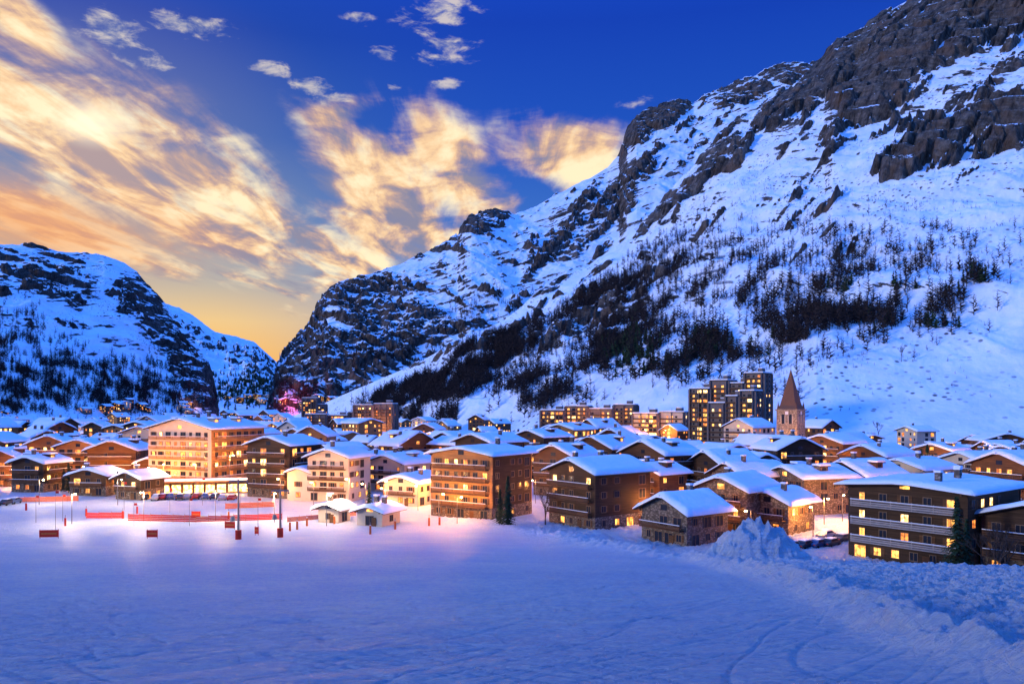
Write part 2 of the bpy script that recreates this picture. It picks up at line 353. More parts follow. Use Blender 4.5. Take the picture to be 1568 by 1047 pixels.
# ------------------------------------------------------------------ forests (one mesh per mass)
def tree_proto(rs,nb,spread=.16,conifer=False):
    V=[];Fc=[]
    w=.014
    for a in(0,1.57):
        b=len(V); dx,dy=math.cos(a)*w,math.sin(a)*w
        V+=[(-dx,-dy,0),(dx,dy,0),(0,0,1)]; Fc.append((b,b+1,b+2))
    for i in range(nb):
        h=.12+.83*(i+rs.random())/nb; L=spread*(1.12-h)*(.6+.7*rs.random())*1.4; a=rs.random()*6.283
        up=(-.05 if conifer else .10)+.08*rs.random(); tw=.026*(1.2-h)+.007
        if conifer: tw*=1.9
        c,s_=math.cos(a),math.sin(a); b=len(V)
        V+=[(0,0,h-tw),(0,0,h+tw),(c*L,s_*L,h+up*L*3)]; Fc.append((b,b+1,b+2))
        if not conifer:
            for q in(.4,.7):
                b=len(V); a2=a+rs.choice([-1,1])*.8; l2=L*.5
                px,py,pz=c*L*q,s_*L*q,h+up*L*3*q
                V+=[(px,py,pz-.012),(px,py,pz+.012),(px+math.cos(a2)*l2,py+math.sin(a2)*l2,pz+l2*.5)]; Fc.append((b,b+1,b+2))
    return np.array(V),np.array(Fc)
rs=random.Random(3)
LARCH=[tree_proto(rs,22,.18) for _ in range(6)]; CON=[tree_proto(rs,46,.2,True) for _ in range(4)]
def scatter(name,T,blobs,n,hmin,hmax,protos,mat,smax=1.,cl=1.8):
    U=T['U'].ravel();V=T['V'].ravel();S=T['S'].ravel()
    P=np.stack([T['X'].ravel(),T['Y'].ravel(),T['Z'].ravel()],1)
    dens=np.zeros(U.shape)
    for (cu,cv,ru,rv,ang,w) in blobs:
        a=math.radians(ang); du=(U-cu);dv=(V-cv); x=(du*math.cos(a)-dv*math.sin(a))/ru; y=(du*math.sin(a)+dv*math.cos(a))/rv
        dens+=w*np.exp(-(x*x+y*y)**1.4)
    dens*=np.clip(.3+cl*fbm(P[:,0]/30,P[:,1]/30,3,77),0.02,2)
    dens*=(S<smax)&(S>.005)
    dens*=P[:,1]
    idx=rng.choice(len(U),size=n,p=dens/dens.sum())
    VV=[];FF=[];off=0
    for i in idx:
        v,f=protos[rng.integers(len(protos))]
        h=hmin+(hmax-hmin)*rng.random()**1.2; a=rng.random()*6.28; c,s=math.cos(a),math.sin(a)
        q=np.empty_like(v); wx=h*(.85+.4*rng.random())
        q[:,0]=(v[:,0]*c-v[:,1]*s)*wx; q[:,1]=(v[:,0]*s+v[:,1]*c)*wx; q[:,2]=v[:,2]*h-.4
        jit=rng.normal(0,1.2,2); q+=P[i]+np.array([jit[0],jit[1],0])
        VV.append(q); FF.append(f+off); off+=len(q)
    mesh_obj(name,np.concatenate(VV),np.concatenate(FF),mat)
fb=[(770,535,70,24,20,1.2),(725,560,22,40,0,1.),(860,470,60,14,25,.5),(640,600,70,22,15,.9),(665,640,60,12,0,.6),(840,605,50,26,0,1.3),(925,545,45,25,25,.8),
 (1010,585,60,20,0,.5),(1110,530,110,24,5,1.7),(1185,505,50,22,0,1.1),(1260,498,55,28,0,1.9),(1310,500,45,24,0,1.2),(1425,474,70,28,12,2.3),(1460,440,55,12,10,1.6),(1330,440,90,9,0,1.),
 (1150,452,160,22,0,.6),(1200,560,60,18,0,.3),(700,590,60,25,20,.8),(975,500,60,26,25,.8),(1080,565,80,16,0,.8),(1150,600,60,14,0,.5),(940,440,70,20,30,.5)]
scatter('larch_forest',D,fb,7000,10,21,LARCH,M['larch'],.75)
scatter('scattered_larch_trees',D,[(1250,420,260,60,0,1.),(950,470,150,70,30,1.),(1000,420,100,30,30,1.),(1350,400,180,50,0,.8),(1300,520,150,30,0,.6)],2700,7,16,LARCH,M['larch'],.8,1.4)
scatter('spruce_forest',D,[(1460,438,50,10,10,1.6),(1330,442,50,7,0,.8),(960,540,30,28,0,.6),(1050,560,60,15,0,.3),(1120,530,80,15,0,.4),(1400,500,60,10,0,.4)],300,10,17,CON,M['needle'],.75)
scatter('alpine_shrubs',D,[(1250,370,300,100,0,1.),(1150,560,250,50,0,.8),(1400,560,200,60,0,.15),(900,470,120,60,30,.6)],4200,1.4,4.2,LARCH,M['larch'],.8)
scatter('left_larch_forest',A,[(60,560,130,40,-15,1.),(10,600,120,30,0,1.4),(180,590,90,30,-20,1.2),(250,590,50,40,0,.8),(20,500,60,30,0,.5),(-100,580,150,50,0,.7),(120,615,200,14,0,1.)],4200,10,20,LARCH,M['larch'],.8)
scatter('valley_larch_forest',C,[(470,605,70,25,0,1.),(600,540,90,25,0,.5),(760,470,80,20,10,.4)],1100,10,18,LARCH,M['larch'],.6)
scatter('distant_forest',B_,[(370,600,70,22,0,1.)],700,16,28,CON,M['needle'],.5)
def foot_z(x,y):
    i=np.argmin((D['X']-x)**2+(D['Y']-y)**2); return float(D['Z'].ravel()[i])
def slope_pt(u,v,T=None):
    T=T or D; i=int(np.argmin((T['U']-u)**2+(T['V']-v)**2)); return Vector((float(T['X'].ravel()[i]),float(T['Y'].ravel()[i]),float(T['Z'].ravel()[i])))
for (ua,va,ub,vb) in[(1098,402,1152,393),(1062,424,1118,412),(1066,438,1122,434),(1088,398,1110,394)]:
    p0=slope_pt(ua,va); b=Bld('avalanche_barrier',p0.x,p0.y,p0.z,0); n=12; pts=[slope_pt(ua+(ub-ua)*i/n,va+(vb-va)*i/n)-p0 for i in range(n+1)]
    for i in range(n):
        a,c=pts[i],pts[i+1]
        for k in range(3):
            z0=.5+k*.95; b.poly('rails',[(a.x,a.y,a.z+z0),(c.x,c.y,c.z+z0),(c.x,c.y,c.z+z0+.6),(a.x,a.y,a.z+z0+.6)],[(0,1,2,3)])
        b.box('posts',a.x,a.y+.2,a.z+1.2,.25,.25,4.)
    b.done({'rails':M['metal'],'posts':M['metal']})
# ------------------------------------------------------------------ buildings
FACES={'f':(0,-1),'r':(1,0),'b':(0,1),'l':(-1,0)}
def windows(b,n,dist,half,z0,floors,fh,plit,sp=2.7,ww=1.15,wh=1.2,simple_=False):
    sp=sp*random.uniform(.92,1.2)
    cols=max(1,int((2*half-1.0)/sp)); 
    skip=[random.random()<.14 for _ in range(cols)]; wide=[random.choice([1,1,1.6,.75]) for _ in range(cols)]
    for fl in range(floors):
        for c in range(cols):
            if skip[c] and cols>2: continue
            a=(c-(cols-1)/2)*sp*( (2*half-1.2)/(cols*sp) if cols>1 else 1)
            z=z0+fl*fh+fh*.52; r=random.random()
            k='dark' if r>plit else random.choice(['lit_a','lit_b','lit_b','lit_a','lit_c'])
            w_=ww*wide[c]; h_=wh*(1.55 if wide[c]==1.6 else 1)
            zc=z-(h_-wh)*.42
            b.fbox(k,n,dist,a,zc,w_,.02,h_,.012)
            if simple_:
                b.fbox('frame',n,dist,a,zc+h_/2+.06,w_+.2,.1,.12); continue
            for s_ in(-1,1): b.fbox('frame',n,dist,a+s_*(w_/2+.05),zc,.1,.09,h_+.2)
            b.fbox('frame',n,dist,a,zc+h_/2+.05,w_,.085,.1); b.fbox('frame',n,dist,a,zc-h_/2-.05,w_,.085,.1)
            b.fbox('frame',n,dist,a,zc,.07,.07,h_)
            if wide[c]==1 and random.random()<.5:
                for s_ in(-1,1): b.fbox('shutters',n,dist,a+s_*(w_/2+.36),zc,.48,.06,h_+.1)
def balcony(b,n,dist,half,z,depth=1.3,frac=.92,key='balcony',off=0):
    w=2*half*frac
    b.fbox(key,n,dist,off,z,w,depth,.18)
    for zz,hh in((z+.35,.26),(z+.66,.2),(z+.97,.14)): b.fbox(key,n,dist,off,zz,w,.05,hh,depth-.06)
    k=max(2,int(w/3))
    for i in range(k+1):
        a=off-w/2+.1+i*(w-.2)/k; b.fbox('balcony_posts',n,dist,a,z+.6,.14,.12,1.25,depth-.2)
    b.fbox('balcony_snow',n,dist,off,z+1.09,w,.14,.1,depth-.11)
def snow_roof(b,w,d,h,tan,ov,th,oy=0,ox=0,seed=0,key='roof_snow'):
    nx,ny=18,14
    X0=w/2+ov; Y0=d/2+ov
    def spaced(n,L):
        q=np.linspace(-1,1,n); q=np.sign(q)*np.abs(q)**.8
        return q*L
    xs=spaced(nx,X0+.12); ys=spaced(ny,Y0+.12)
    Xg,Yg=np.meshgrid(xs,ys,indexing='ij')
    ed=np.minimum(X0+.12-np.abs(Xg),Y0+.12-np.abs(Yg))
    rz=h+(w/2-np.sqrt(Xg**2+(.15 if tan>0 else 0)))*tan+.27*math.sqrt(1+tan*tan)
    prof=np.sqrt(np.clip(ed/.5,0,1))
    top=rz+th*(.12+.88*prof)*(1+.4*fbm(Xg/3+seed*3.3,Yg/3+seed,3,seed%30))
    V=[(ox+float(a),oy+float(c),float(z)) for a,c,z in zip(Xg.ravel(),Yg.ravel(),top.ravel())]
    Fc=[(i*ny+j,(i+1)*ny+j,(i+1)*ny+j+1,i*ny+j+1) for i in range(nx-1) for j in range(ny-1)]
    ring=[i*ny for i in range(nx)]+[(nx-1)*ny+j for j in range(1,ny)]+[i*ny+ny-1 for i in range(nx-2,-1,-1)]+[j for j in range(ny-2,0,-1)]
    base=len(V)
    for r in ring:
        x,y,z=V[r]; V.append((x,y,float(rz.ravel()[r])-.12))
    n=len(ring)
    for i in range(n): Fc.append((ring[i],base+i,base+(i+1)%n,ring[(i+1)%n]))
    b.poly(key,V,Fc)
SEED=[0]
def roof_slabs(b,w,d,h,tan,ov,ox=0,oy=0):
    X0=w/2+ov;Y0=d/2+ov; zr=h+w/2*tan; ze=h-ov*tan; th=.24
    for sx in(-1,1):
        pts=[(0,-Y0,zr),(sx*X0,-Y0,ze),(sx*X0,Y0,ze),(0,Y0,zr),(0,-Y0,zr+th),(sx*X0,-Y0,ze+th),(sx*X0,Y0,ze+th),(0,Y0,zr+th)]
        b.poly('roof',[(ox+p[0],oy+p[1],p[2]) for p in pts],[(0,1,2,3),(7,6,5,4),(0,4,5,1),(1,5,6,2),(2,6,7,3)])
def chalet(name,x,y,w,d,floors,rot,wall='wood_dark',base='stone',plit=.35,balc='f',tan=.36,fh=2.8,ov=1.1,z=None,th=.55,simple_=False,bal='balcony',chim=1,basefl=1,skin=None,wing=False,dormer=0):
    SEED[0]+=1
    z=float(ground_h(x,y))-.3 if z is None else z
    b=Bld(name,x,y,z,rot); h=floors*fh+.6; hb=basefl*fh+.3
    b.box('ground_floor',0,0,hb/2-2.5,w,d,hb+5)
    w2,d2=w-.12,d-.12
    b.box('walls',0,0,(hb+h)/2,w2,d2,h-hb)
    if skin: b.fbox('toned_cladding',FACES[skin[0]],(w2 if skin[0] in'rl' else d2)/2,0,(hb+h)/2,(d2 if skin[0] in 'rl' else w2)-.02,.008,h-hb-.02)  # thin panel giving one face its own tone, lit and unlit sides included
    if tan>0:
        zr=h+w2/2*tan
        b.poly('walls',[(-w2/2,-d2/2,h),(w2/2,-d2/2,h),(0,-d2/2,zr),(-w2/2,d2/2,h),(w2/2,d2/2,h),(0,d2/2,zr)],[(0,1,2),(5,4,3)])
        roof_slabs(b,w,d,h,tan,ov)
        for s_ in(-1,1):
            b.box('lit_a' if random.random()<plit*.8 else 'dark',0,s_*(d2/2+.02),h+.5,1.5,.04,1.)
            for q in(-.48,0,.48): b.box('purlins',q*w,s_*(d/2+ov*.45),h+(w/2-abs(q*w))*tan-.14,.24,ov*.9,.22)
    else: b.box('roof',0,0,h+.1,w+2*ov,d+2*ov,.3)
    snow_roof(b,w,d,h,tan,ov,th,seed=SEED[0])
    if wing:
        s_=random.choice([-1,1]); ww_=w*.55; dd=d*.6; hh=h*random.uniform(.5,.72); ox=s_*(w/2+ww_/2-.3); oy=-d*.18
        b.box('wing_walls',ox,oy,hh/2-.5,ww_,dd,hh+1)
        zr=hh+ww_/2*tan; b.poly('wing_walls',[(ox-ww_/2,oy-dd/2,hh),(ox+ww_/2,oy-dd/2,hh),(ox,oy-dd/2,zr),(ox-ww_/2,oy+dd/2,hh),(ox+ww_/2,oy+dd/2,hh),(ox,oy+dd/2,zr)],[(0,1,2),(5,4,3)])
        roof_slabs(b,ww_,dd,hh,tan,.7,ox,oy); snow_roof(b,ww_,dd,hh,tan,.7,th,oy,ox,SEED[0]+7)
        b.ox,b.oy=ox,oy; windows(b,(0,-1),dd/2,ww_/2,.3,max(1,int(hh/fh)),fh,plit,simple_=simple_); b.ox=b.oy=0
    for q in range(dormer):
        for s_ in(-1,1):
            cx=s_*w*.28; cy=(q-(dormer-1)/2)*d*.42; zb_=h+(w/2-abs(cx))*tan
            b.box('dormer_walls',cx,cy,zb_+.3,2.2,2.2,2.2); b.box('lit_a' if random.random()<plit else 'dark',cx+s_*1.12,cy,zb_+.75,.03,1.2,.9); b.box('dormer_roof',cx+s_*.2,cy,zb_+1.52,2.9,2.9,.2); b.box('dormer_snow',cx+s_*.2,cy,zb_+1.85,2.8,2.8,.45)
    for k,n in FACES.items():
        dist,half=(d/2,w/2) if n[0]==0 else (w/2,d/2)
        if k=='b' and simple_: continue
        windows(b,n,dist,half,.3,basefl,fh,plit,simple_=simple_)
        windows(b,n,dist-.06,half,.3+basefl*fh,floors-basefl,fh,plit,simple_=simple_)
        if k in balc:
            for f in range(1,floors): balcony(b,n,dist,half*.97,.3+f*fh,key=('balconies'))
        elif not simple_:
            for s_ in(-1,1): b.fbox('corner_posts',n,dist-.06,s_*(half-.2),(hb+h)/2,.3,.08,h-hb)
    b.fbox('door',(0,-1),d/2,w*.18,1.1,1.1,.06,2.1,.09)
    for c in range(chim):
        cx=random.uniform(-.25,.25)*w; cy=random.uniform(-.3,.3)*d; zt=h+(w/2-abs(cx))*tan
        b.box('chimney',cx,cy,zt+.9,.9,.8,2.4); b.box('chimney_snow',cx,cy,zt+2.25,1.1,1.,.3)
    return b.done({'ground_floor':M[base],'walls':M[wall],'roof':M['roof'],'roof_snow':M['snow'],'chimney_snow':M['snow'],'balconies':M[bal],'balcony_posts':M[bal],'balcony_snow':M['snow'],'toned_cladding':M[skin[1]] if skin else None,
      'purlins':M['wood_mid'],'corner_posts':M[wall],'door':M['wood_mid'],'chimney':M['stone'],'shutters':M['wood_mid'],'wing_walls':M[base if random.random()<.5 else wall],'dormer_walls':M[wall],'dormer_roof':M['roof'],'dormer_snow':M['snow']},smooth=('roof_snow',))
occ=[]
def R(u,rel): return -math.atan((u-U0)/F)+math.radians(rel)
def put(name,u,d,w,dep,fl,rel,**k):
    x,y=place(u,d); occ.append((x,y,max(w,dep)*.62)); return chalet(name,x,y,w,dep,fl,R(u,rel),**k)
# near row
put('hotel_building',318,250,25,23,6,-44,wall='plaster',base='stone_light',plit=.42,balc='fr',tan=.24,fh=2.95,bal='balcony_pale',th=.6,skin=('r','wood_gold'),dormer=2,chim=3)  # right face gold wood, its orange lamplight partly put into the colour
put('apartment_house',436,222,14,14,5,-38,wall='wood_dark',plit=.25,balc='fr',tan=.3)
put('white_house',520,213,12,12,4,-30,wall='plaster',base='plaster',plit=.2,balc='f',tan=.34,wing=True)
put('timber_apartment_house',738,183,17,16,5,-36,wall='wood_gold',base='stone',plit=.16,balc='f',tan=.16,fh=2.75,bal='balcony',skin=('r','wood_dark'))  # lamp-lit gold front and unlit dark side put into the wood colours
put('wooden_residence',918,168,14,16,4,-46,wall='wood_dark',plit=.13,balc='f',tan=.34,fh=2.8,chim=2)
put('stone_chalet',1048,147,11,11,2,-42,wall='stone',base='stone',plit=.08,balc='f',tan=.46,fh=2.9,th=.75)
put('stone_chalet',1128,160,11,12,3,-30,wall='stone',base='stone',plit=.15,balc='f',tan=.42,th=.7)
put('stone_chalet',1195,158,9,10,2,-30,wall='stone',base='stone',plit=.4,balc='f',tan=.42,th=.7,fh=3.)
put('apartment_residence',1430,131,18.5,20,4,-24,wall='wood_dark',base='wood_dark',plit=.55,balc='f',tan=.08,fh=2.9,ov=1.6,bal='balcony_white',th=.5,skin=('r','wood_mid'),chim=3)
put('wooden_chalet',1612,118,14,14,3,-20,wall='wood_dark',plit=.3,balc='f',tan=.3)
# second/third rows
L2=[(635,205,11,12,2,-35,'plaster'),(580,168,7,6,1,-30,'plaster'),(512,172,5,5,1,-30,'plaster'),(560,245,15,14,3,-40,'wood_mid'),(615,235,14,14,3,-40,'plaster'),(620,290,20,16,4,35,'wood_mid'),
(750,250,18,15,5,-38,'wood_dark'),(700,290,15,14,4,40,'wood_mid'),(868,225,15,16,4,-40,'wood_mid'),(830,290,17,15,5,-35,'wood_dark'),(930,270,18,18,4,-40,'wood_dark'),(1010,235,20,15,4,-50,'wood_mid'),
(1005,200,12,12,3,-40,'wood_mid'),(1110,225,17,15,3,-45,'wood_dark'),(1150,195,13,13,3,-40,'stone'),(1205,260,17,14,4,35,'wood_dark'),(1240,190,14,13,3,-50,'stone'),(1275,300,17,15,4,-40,'wood_mid'),
(1320,195,15,13,3,-35,'wood_mid'),(1345,270,16,14,3,-40,'wood_mid'),(1400,215,14,14,3,-38,'plaster'),(1440,300,16,14,3,-35,'wood_mid'),(1500,240,17,15,3,-40,'plaster'),(1530,320,18,14,4,30,'wood_mid'),(1560,190,16,14,4,-35,'wood_mid'),
(140,275,16,14,4,-38,'wood_gold'),(185,255,15,13,4,-30,'wood_mid'),(95,290,18,14,4,-38,'wood_mid'),(150,225,11,10,2,-40,'wood_mid'),(62,235,12,11,3,-40,'wood_dark'),(10,250,14,12,3,-35,'wood_mid'),(215,215,8,8,2,-35,'wood_dark'),(-10,310,20,15,4,-35,'wood_dark'),(60,340,16,14,4,30,'wood_dark'),(235,330,18,16,5,-35,'plaster')]
for (u,d,w,dep,fl,rel,wall) in L2:
    nm={'plaster':'plastered_chalet','stone':'stone_chalet','wood_gold':'golden_timber_chalet'}.get(wall,'wooden_chalet')
    put(nm,u,d,w*random.uniform(.85,1.05),dep*random.uniform(.85,1.15),fl,rel+random.uniform(-10,10),wall=wall,base='stone' if wall!='plaster' else 'plaster',plit=random.uniform(.2,.5),balc=random.choice(['f','fr','fl']) if fl>1 else '',fh=2.7,th=random.uniform(.5,.85),tan=random.choice([.3,.38,.46]) ,simple_=d>260,wing=fl>2 and random.random()<.55,dormer=1 if fl>2 and random.random()<.35 else 0,chim=random.choice([1,2]))
def baseD_depth(u): return float(np.interp(u,[b[0] for b in bD],[b[1] for b in bD]))
cnt=0
for _ in range(5000):
    if cnt>=150: break
    u=random.uniform(-60,1640); d=random.uniform(270,600) if random.random()<.62 else random.uniform(600,1350)
    if d>baseD_depth(max(440,u))+15: continue
    if 1165<u<1245 and d<335: continue
    x,y=place(u,d); w=random.uniform(9,18)
    if any(math.hypot(x-a,y-b_)<r+w*.60 for a,b_,r in occ): continue
    cnt+=1
    put('village_chalet',u,d,w,w*random.uniform(.75,1.2),random.choice([2,3,3,4,5] if w>12 else [2,2,3]),random.choice([-40,-35,-50,35,-20,50,-65]),wall=random.choice(['wood_dark','wood_dark','wood_mid','wood_mid','plaster','stone','wood_gold']),plit=random.uniform(.3,.65),balc='f' if d<420 else '',simple_=True,chim=1 if d<450 else 0,th=.75,tan=random.choice([.28,.36,.46,.55]),wing=random.random()<.35,dormer=1 if random.random()<.2 else 0)
# hamlets at the feet of the valley sides
for T,rng_u,rv_,n in((A,(120,325),(620,632),12),(C,(425,520),(614,628),7),(B_,(335,420),(610,618),7)):
    for _ in range(n):
        p=slope_pt(random.uniform(*rng_u),random.uniform(*rv_),T); big_=1.5 if T is B_ else 1.
        chalet('hillside_chalet',p.x,p.y,random.uniform(12,20)*big_,random.uniform(12,16)*big_,random.choice([2,3,4]),random.uniform(-1,1),wall=random.choice(['wood_dark','wood_mid','plaster']),plit=.6,balc='',simple_=True,z=p.z-1,chim=0,th=.8,fh=3.*big_)
def tower(name,u,d,rot,blocks,plit=.6,wall='concrete',z=None):
    x,y=place(u,d)
    z=(foot_z(x,y)-2 if d>baseD_depth(u)-5 else FLOOR) if z is None else z
    b=Bld(name,x,y,z,R(u,rot)); 
    for (bx,by,w,dp,h) in blocks:
        b.box('walls',bx,by,h/2-3,w,dp,h+6); b.box('roof',bx,by,h+.25,w+.8,dp+.8,.5)
        b.box('roof_snow',bx,by,h+.85,w+.6,dp+.6,.7); b.box('lift_housing',bx+w*.2,by,h+2.2,w*.25,dp*.35,2.2); b.box('roof_snow',bx+w*.2,by,h+3.5,w*.27,dp*.37,.4)
        b.ox,b.oy=bx,by
        fl=int(h/2.9)
        for n in((0,-1),(1,0),(-1,0)):
            dist,half=(dp/2,w/2) if n[0]==0 else (w/2,dp/2)
            windows(b,n,dist,half,.3,fl,2.9,plit if n[0]==0 else plit*.7,sp=3.,ww=1.6,wh=1.3,simple_=True)
            if n[0]==0:
                for f in range(1,fl): b.fbox('balconies',n,dist,0,.35+f*2.9,2*half-.6,1.1,.9)
            for q in np.linspace(-half+.3,half-.3,max(2,int(half/3)+1)): b.fbox('piers',n,dist,float(q),h/2,.3,1.3,h)
        b.ox=b.oy=0
    b.done({'walls':M[wall],'roof':M['roof'],'roof_snow':M['snow'],'balconies':M['balcony'],'piers':M['concrete'],'lift_housing':M['concrete']})
    occ.append((x,y,25))
tower('apartment_tower',1120,485,-25,[(-20,4,13,13,35),(-8,6,11,13,40),(3,7,9,13,38),(13,9,11,13,44),(-1,-12,10,12,26),(8,-11,7,12,30),(17,-10,8,12,33)],.5)
tower('apartment_block',905,590,-15,[(-28,0,18,13,21),(-10,2,17,13,24),(8,3,17,13,22),(25,5,15,13,25)],.6)
tower('apartment_block',1012,550,-20,[(-9,0,18,13,24),(9,3,17,13,25)],.75,'plaster')
tower('apartment_block',574,740,-20,[(-9,0,18,14,25),(10,2,18,14,26)],.5)
tower('apartment_block',512,780,-15,[(-17,0,20,12,16),(4,1,20,12,15),(22,2,14,12,18)],.45)
tower('apartment_tower',476,1000,-15,[(0,0,18,13,34),(13,4,10,10,26)],.45)
tower('apartment_block',1085,530,-15,[(0,0,22,10,15)],.6,'plaster')
# ------------------------------------------------------------------ church
x,y=place(1211,322); b=Bld('church',x,y,FLOOR,R(1211,-22)); w=8.4
b.box('tower_walls',0,0,10.5,w,w,25); b.box('cornice',0,0,23.2,w+.9,w+.9,.5); b.box('string_course',0,0,15.4,w+.5,w+.5,.35)
S2=w/2-.3
for i,(z0,r) in enumerate([(23.4,S2*1.08),(25.,S2*.82),(39.5,.05)]):
    if i: 
        p0=prev; b.poly('spire',[(-p0[1],-p0[1],p0[0]),(p0[1],-p0[1],p0[0]),(p0[1],p0[1],p0[0]),(-p0[1],p0[1],p0[0]),(-r,-r,z0),(r,-r,z0),(r,r,z0),(-r,r,z0)],[(0,1,5,4),(1,2,6,5),(2,3,7,6),(3,0,4,7)])
    prev=(z0,r)
for sx in(-1,1):
    for sy in(-1,1): b.cyl('pinnacles',sx*(w/2-.5),sy*(w/2-.5),23.4,26.6,.55,.03,6)
b.cyl('cross',0,0,39.3,41.3,.08,.06,6); b.box('cross',0,0,40.7,.9,.1,.12)
for n in FACES.values():
    for a in(-1.5,1.5):
        for zc,hh in((19.2,3.2),(12.,1.8)):
            b.fbox('belfry_openings',n,w/2,a,zc,1.35,.03,hh,.01)
            tx,ty=-n[1],n[0]; c=w/2+.045
            pts=[(n[0]*c+tx*(a+.675*math.cos(q)),n[1]*c+ty*(a+.675*math.cos(q)),zc+hh/2+.675*math.sin(q)) for q in np.linspace(0,math.pi,9)]
            b.poly('belfry_openings',pts,[tuple(range(9))])
            for s_ in(-1,1): b.fbox('stone_surrounds',n,w/2,a+s_*.8,zc,.22,.16,hh)
    b.fbox('clock_face',n,w/2,0,22.,1.3,.08,1.3)
b.box('nave_walls',-13,2,4,18,11,10); 
b.poly('nave_roof',[(-23,-4.5,8.6),(-4.3,-4.5,8.6),(-4.3,2,13),(-23,2,13),(-23,8.5,8.6),(-4.3,8.5,8.6)],[(0,1,2,3),(3,2,5,4),(0,3,4),(1,5,2)])
b.done({'tower_walls':M['stone_light'],'cornice':M['stone_light'],'string_course':M['stone_light'],'spire':M['shingle'],'pinnacles':M['shingle'],'cross':M['metal'],'belfry_openings':M['dark'],'stone_surrounds':M['plaster'],'clock_face':M['white'],'nave_walls':M['stone_light'],'nave_roof':M['snow']})
# ------------------------------------------------------------------ lamps
def lamp(u,d,power,h=6.,col=(1.,.36,.065),name='street_lamp',z=None,k=2.9):
    x,y=place(u,d); z=float(ground_h(x,y)) if z is None else z
    b=Bld(name,x,y,z,random.uniform(0,6)); b.cyl('pole',0,0,-.5,h,.09,.05); b.box('arm',.45,0,h-.03,1.0,.07,.07); b.box('lamp_head',.95,0,h-.05,.6,.28,.14); b.cyl('lamp_glass',.95,0,h-.32,h-.125,.24,.22)
    e=b.done({'pole':M['metal'],'arm':M['metal'],'lamp_head':M['metal'],'lamp_glass':M['bulb']})
    l=bpy.data.lights.new('lamp_light','POINT'); l.energy=power*k; l.color=col; l.shadow_soft_size=.35
    o=bpy.data.objects.new('lamp_light',l); scene.collection.objects.link(o); o.parent=e; o.location=(.95,0,h-.7)
W=(1.,.70,.38)
for a in [(250,220,2000,9),(300,220,2200,9,),(352,226,4200,11),(400,224,5000,11),(225,232,3000,7),(430,208,1200),(480,200,1800),(560,195,2400),
 (535,176,1800,9),(593,172,1800,9),(640,190,2000),(668,196,2000),(672,172,1500),(700,166,2000,6),(745,212,1200),(820,204,1500),(850,180,1000),(905,190,1500),(975,185,2000),(1000,165,900),(1090,150,600),(1150,145,350),(1245,150,2200),(1262,165,3500),(1290,170,3000),(1258,185,2000),
 (1310,155,1000),(1370,165,1500),(1470,170,1500),(1530,155,2200),(1545,215,2000),(1480,265,3000),(1500,280,3500),(1440,285,2500),(1290,270,2500),(1235,290,2500),(1190,305,3500,10),(1230,308,2800,10),
 (1060,265,2000),(960,300,2200),(880,260,2200),(790,265,2200),(660,260,3000),(600,260,2400),(20,240,2600),(90,245,2600),(130,250,3800),(165,240,3800),(205,228,3000,9),(60,275,3000),(180,285,4000),(30,300,3500),(120,330,3500),(0,280,3000),
 (1080,500,10000),(1020,520,12000,9),(990,525,9000,9),(905,570,10000),(860,570,9000),(570,720,12000),(640,500,9000),(400,500,9000),(320,500,9000),(270,600,12000),(220,600,12000),(120,500,9000),(40,520,9000),(400,800,14000),(350,900,14000),(720,360,4000),(800,400,5000),(930,420,5000),(1140,380,5000),(1330,340,4000),(1400,350,4000),(500,640,9000),(450,420,5000),(520,330,4000)]:
    lamp(*a)
for u,d,p in [(110,168,5500),(220,172,7000),(330,174,7000),(420,170,5500),(500,165,3500),(180,200,5000),(60,200,5000),(590,180,2500)]:
    lamp(u,d,p,6.5,W,'floodlight_mast',k=1.)
for u,v in[(200,624),(290,624)]:
    p=slope_pt(u,v,A); lamp(U0+p.x/p.y*F,p.y,12000,10,z=p.z)
p=slope_pt(440,612,C); lamp(438,p.y-30,150000,16.,(1.,.08,.14),'red_glow_lamp',z=p.z,k=1)  # lamp added for the red glow at the mountain foot
# ------------------------------------------------------------------ hotel shopfront
x,y=place(330,226); b=Bld('shop_arcade',x,y,FLOOR,R(330,-8)); b.box('shop_walls',0,2,1.6,30,4,3.6)
for i in range(10): b.box('shop_windows',-13.4+i*3,-.03,1.5,2.3,.04,2.2); b.box('mullions',-11.9+i*3,-.08,1.6,.35,.16,3.2)
b.box('fascia',0,-.4,3.5,30.6,.9,.4); snow_roof(b,29.4,4,3.35,0,.4,.45,oy=2); b.done({'shop_walls':M['wood_gold'],'shop_windows':M['lit_c'],'mullions':M['wood_mid'],'fascia':M['wood_gold'],'roof_snow':M['snow']},('roof_snow',))
# ------------------------------------------------------------------ piste equipment
def gp(u,d): x,y=place(u,d); return x,y,float(ground_h(x,y))
for u,d,h in[(365,146,11),(429,149,9)]:
    x,y,z=gp(u,d); b=Bld('lift_pylon',x,y,z,.3)
    b.cyl('mast',0,0,-.5,h,.22,.13,10); b.cyl('red_pad',0,0,0,1.7,.55,.55,12); b.box('crossarm',0,0,h-.3,3.2,.2,.25)
    for s_ in(-1,1):
        b.box('sheave_train',s_*1.5,0,h-.55,.14,1.5,.2)
        for q in(-.55,-.2,.2,.55): b.cyl('sheaves',s_*1.5,q,h-.85,h-.66,.16,.16,8)
    b.box('ladder',.3,0,h/2,.05,.35,h-2); b.cyl('snow_gun_barrel',-1.,0,3.4,4.3,.5,.35,12); b.box('snow_gun_arm',-.5,0,3.6,1.,.12,.12)
    b.done({'mast':M['metal'],'red_pad':M['red'],'crossarm':M['metal'],'sheave_train':M['metal'],'sheaves':M['black'],'ladder':M['metal'],'snow_gun_barrel':M['metal'],'snow_gun_arm':M['metal']})
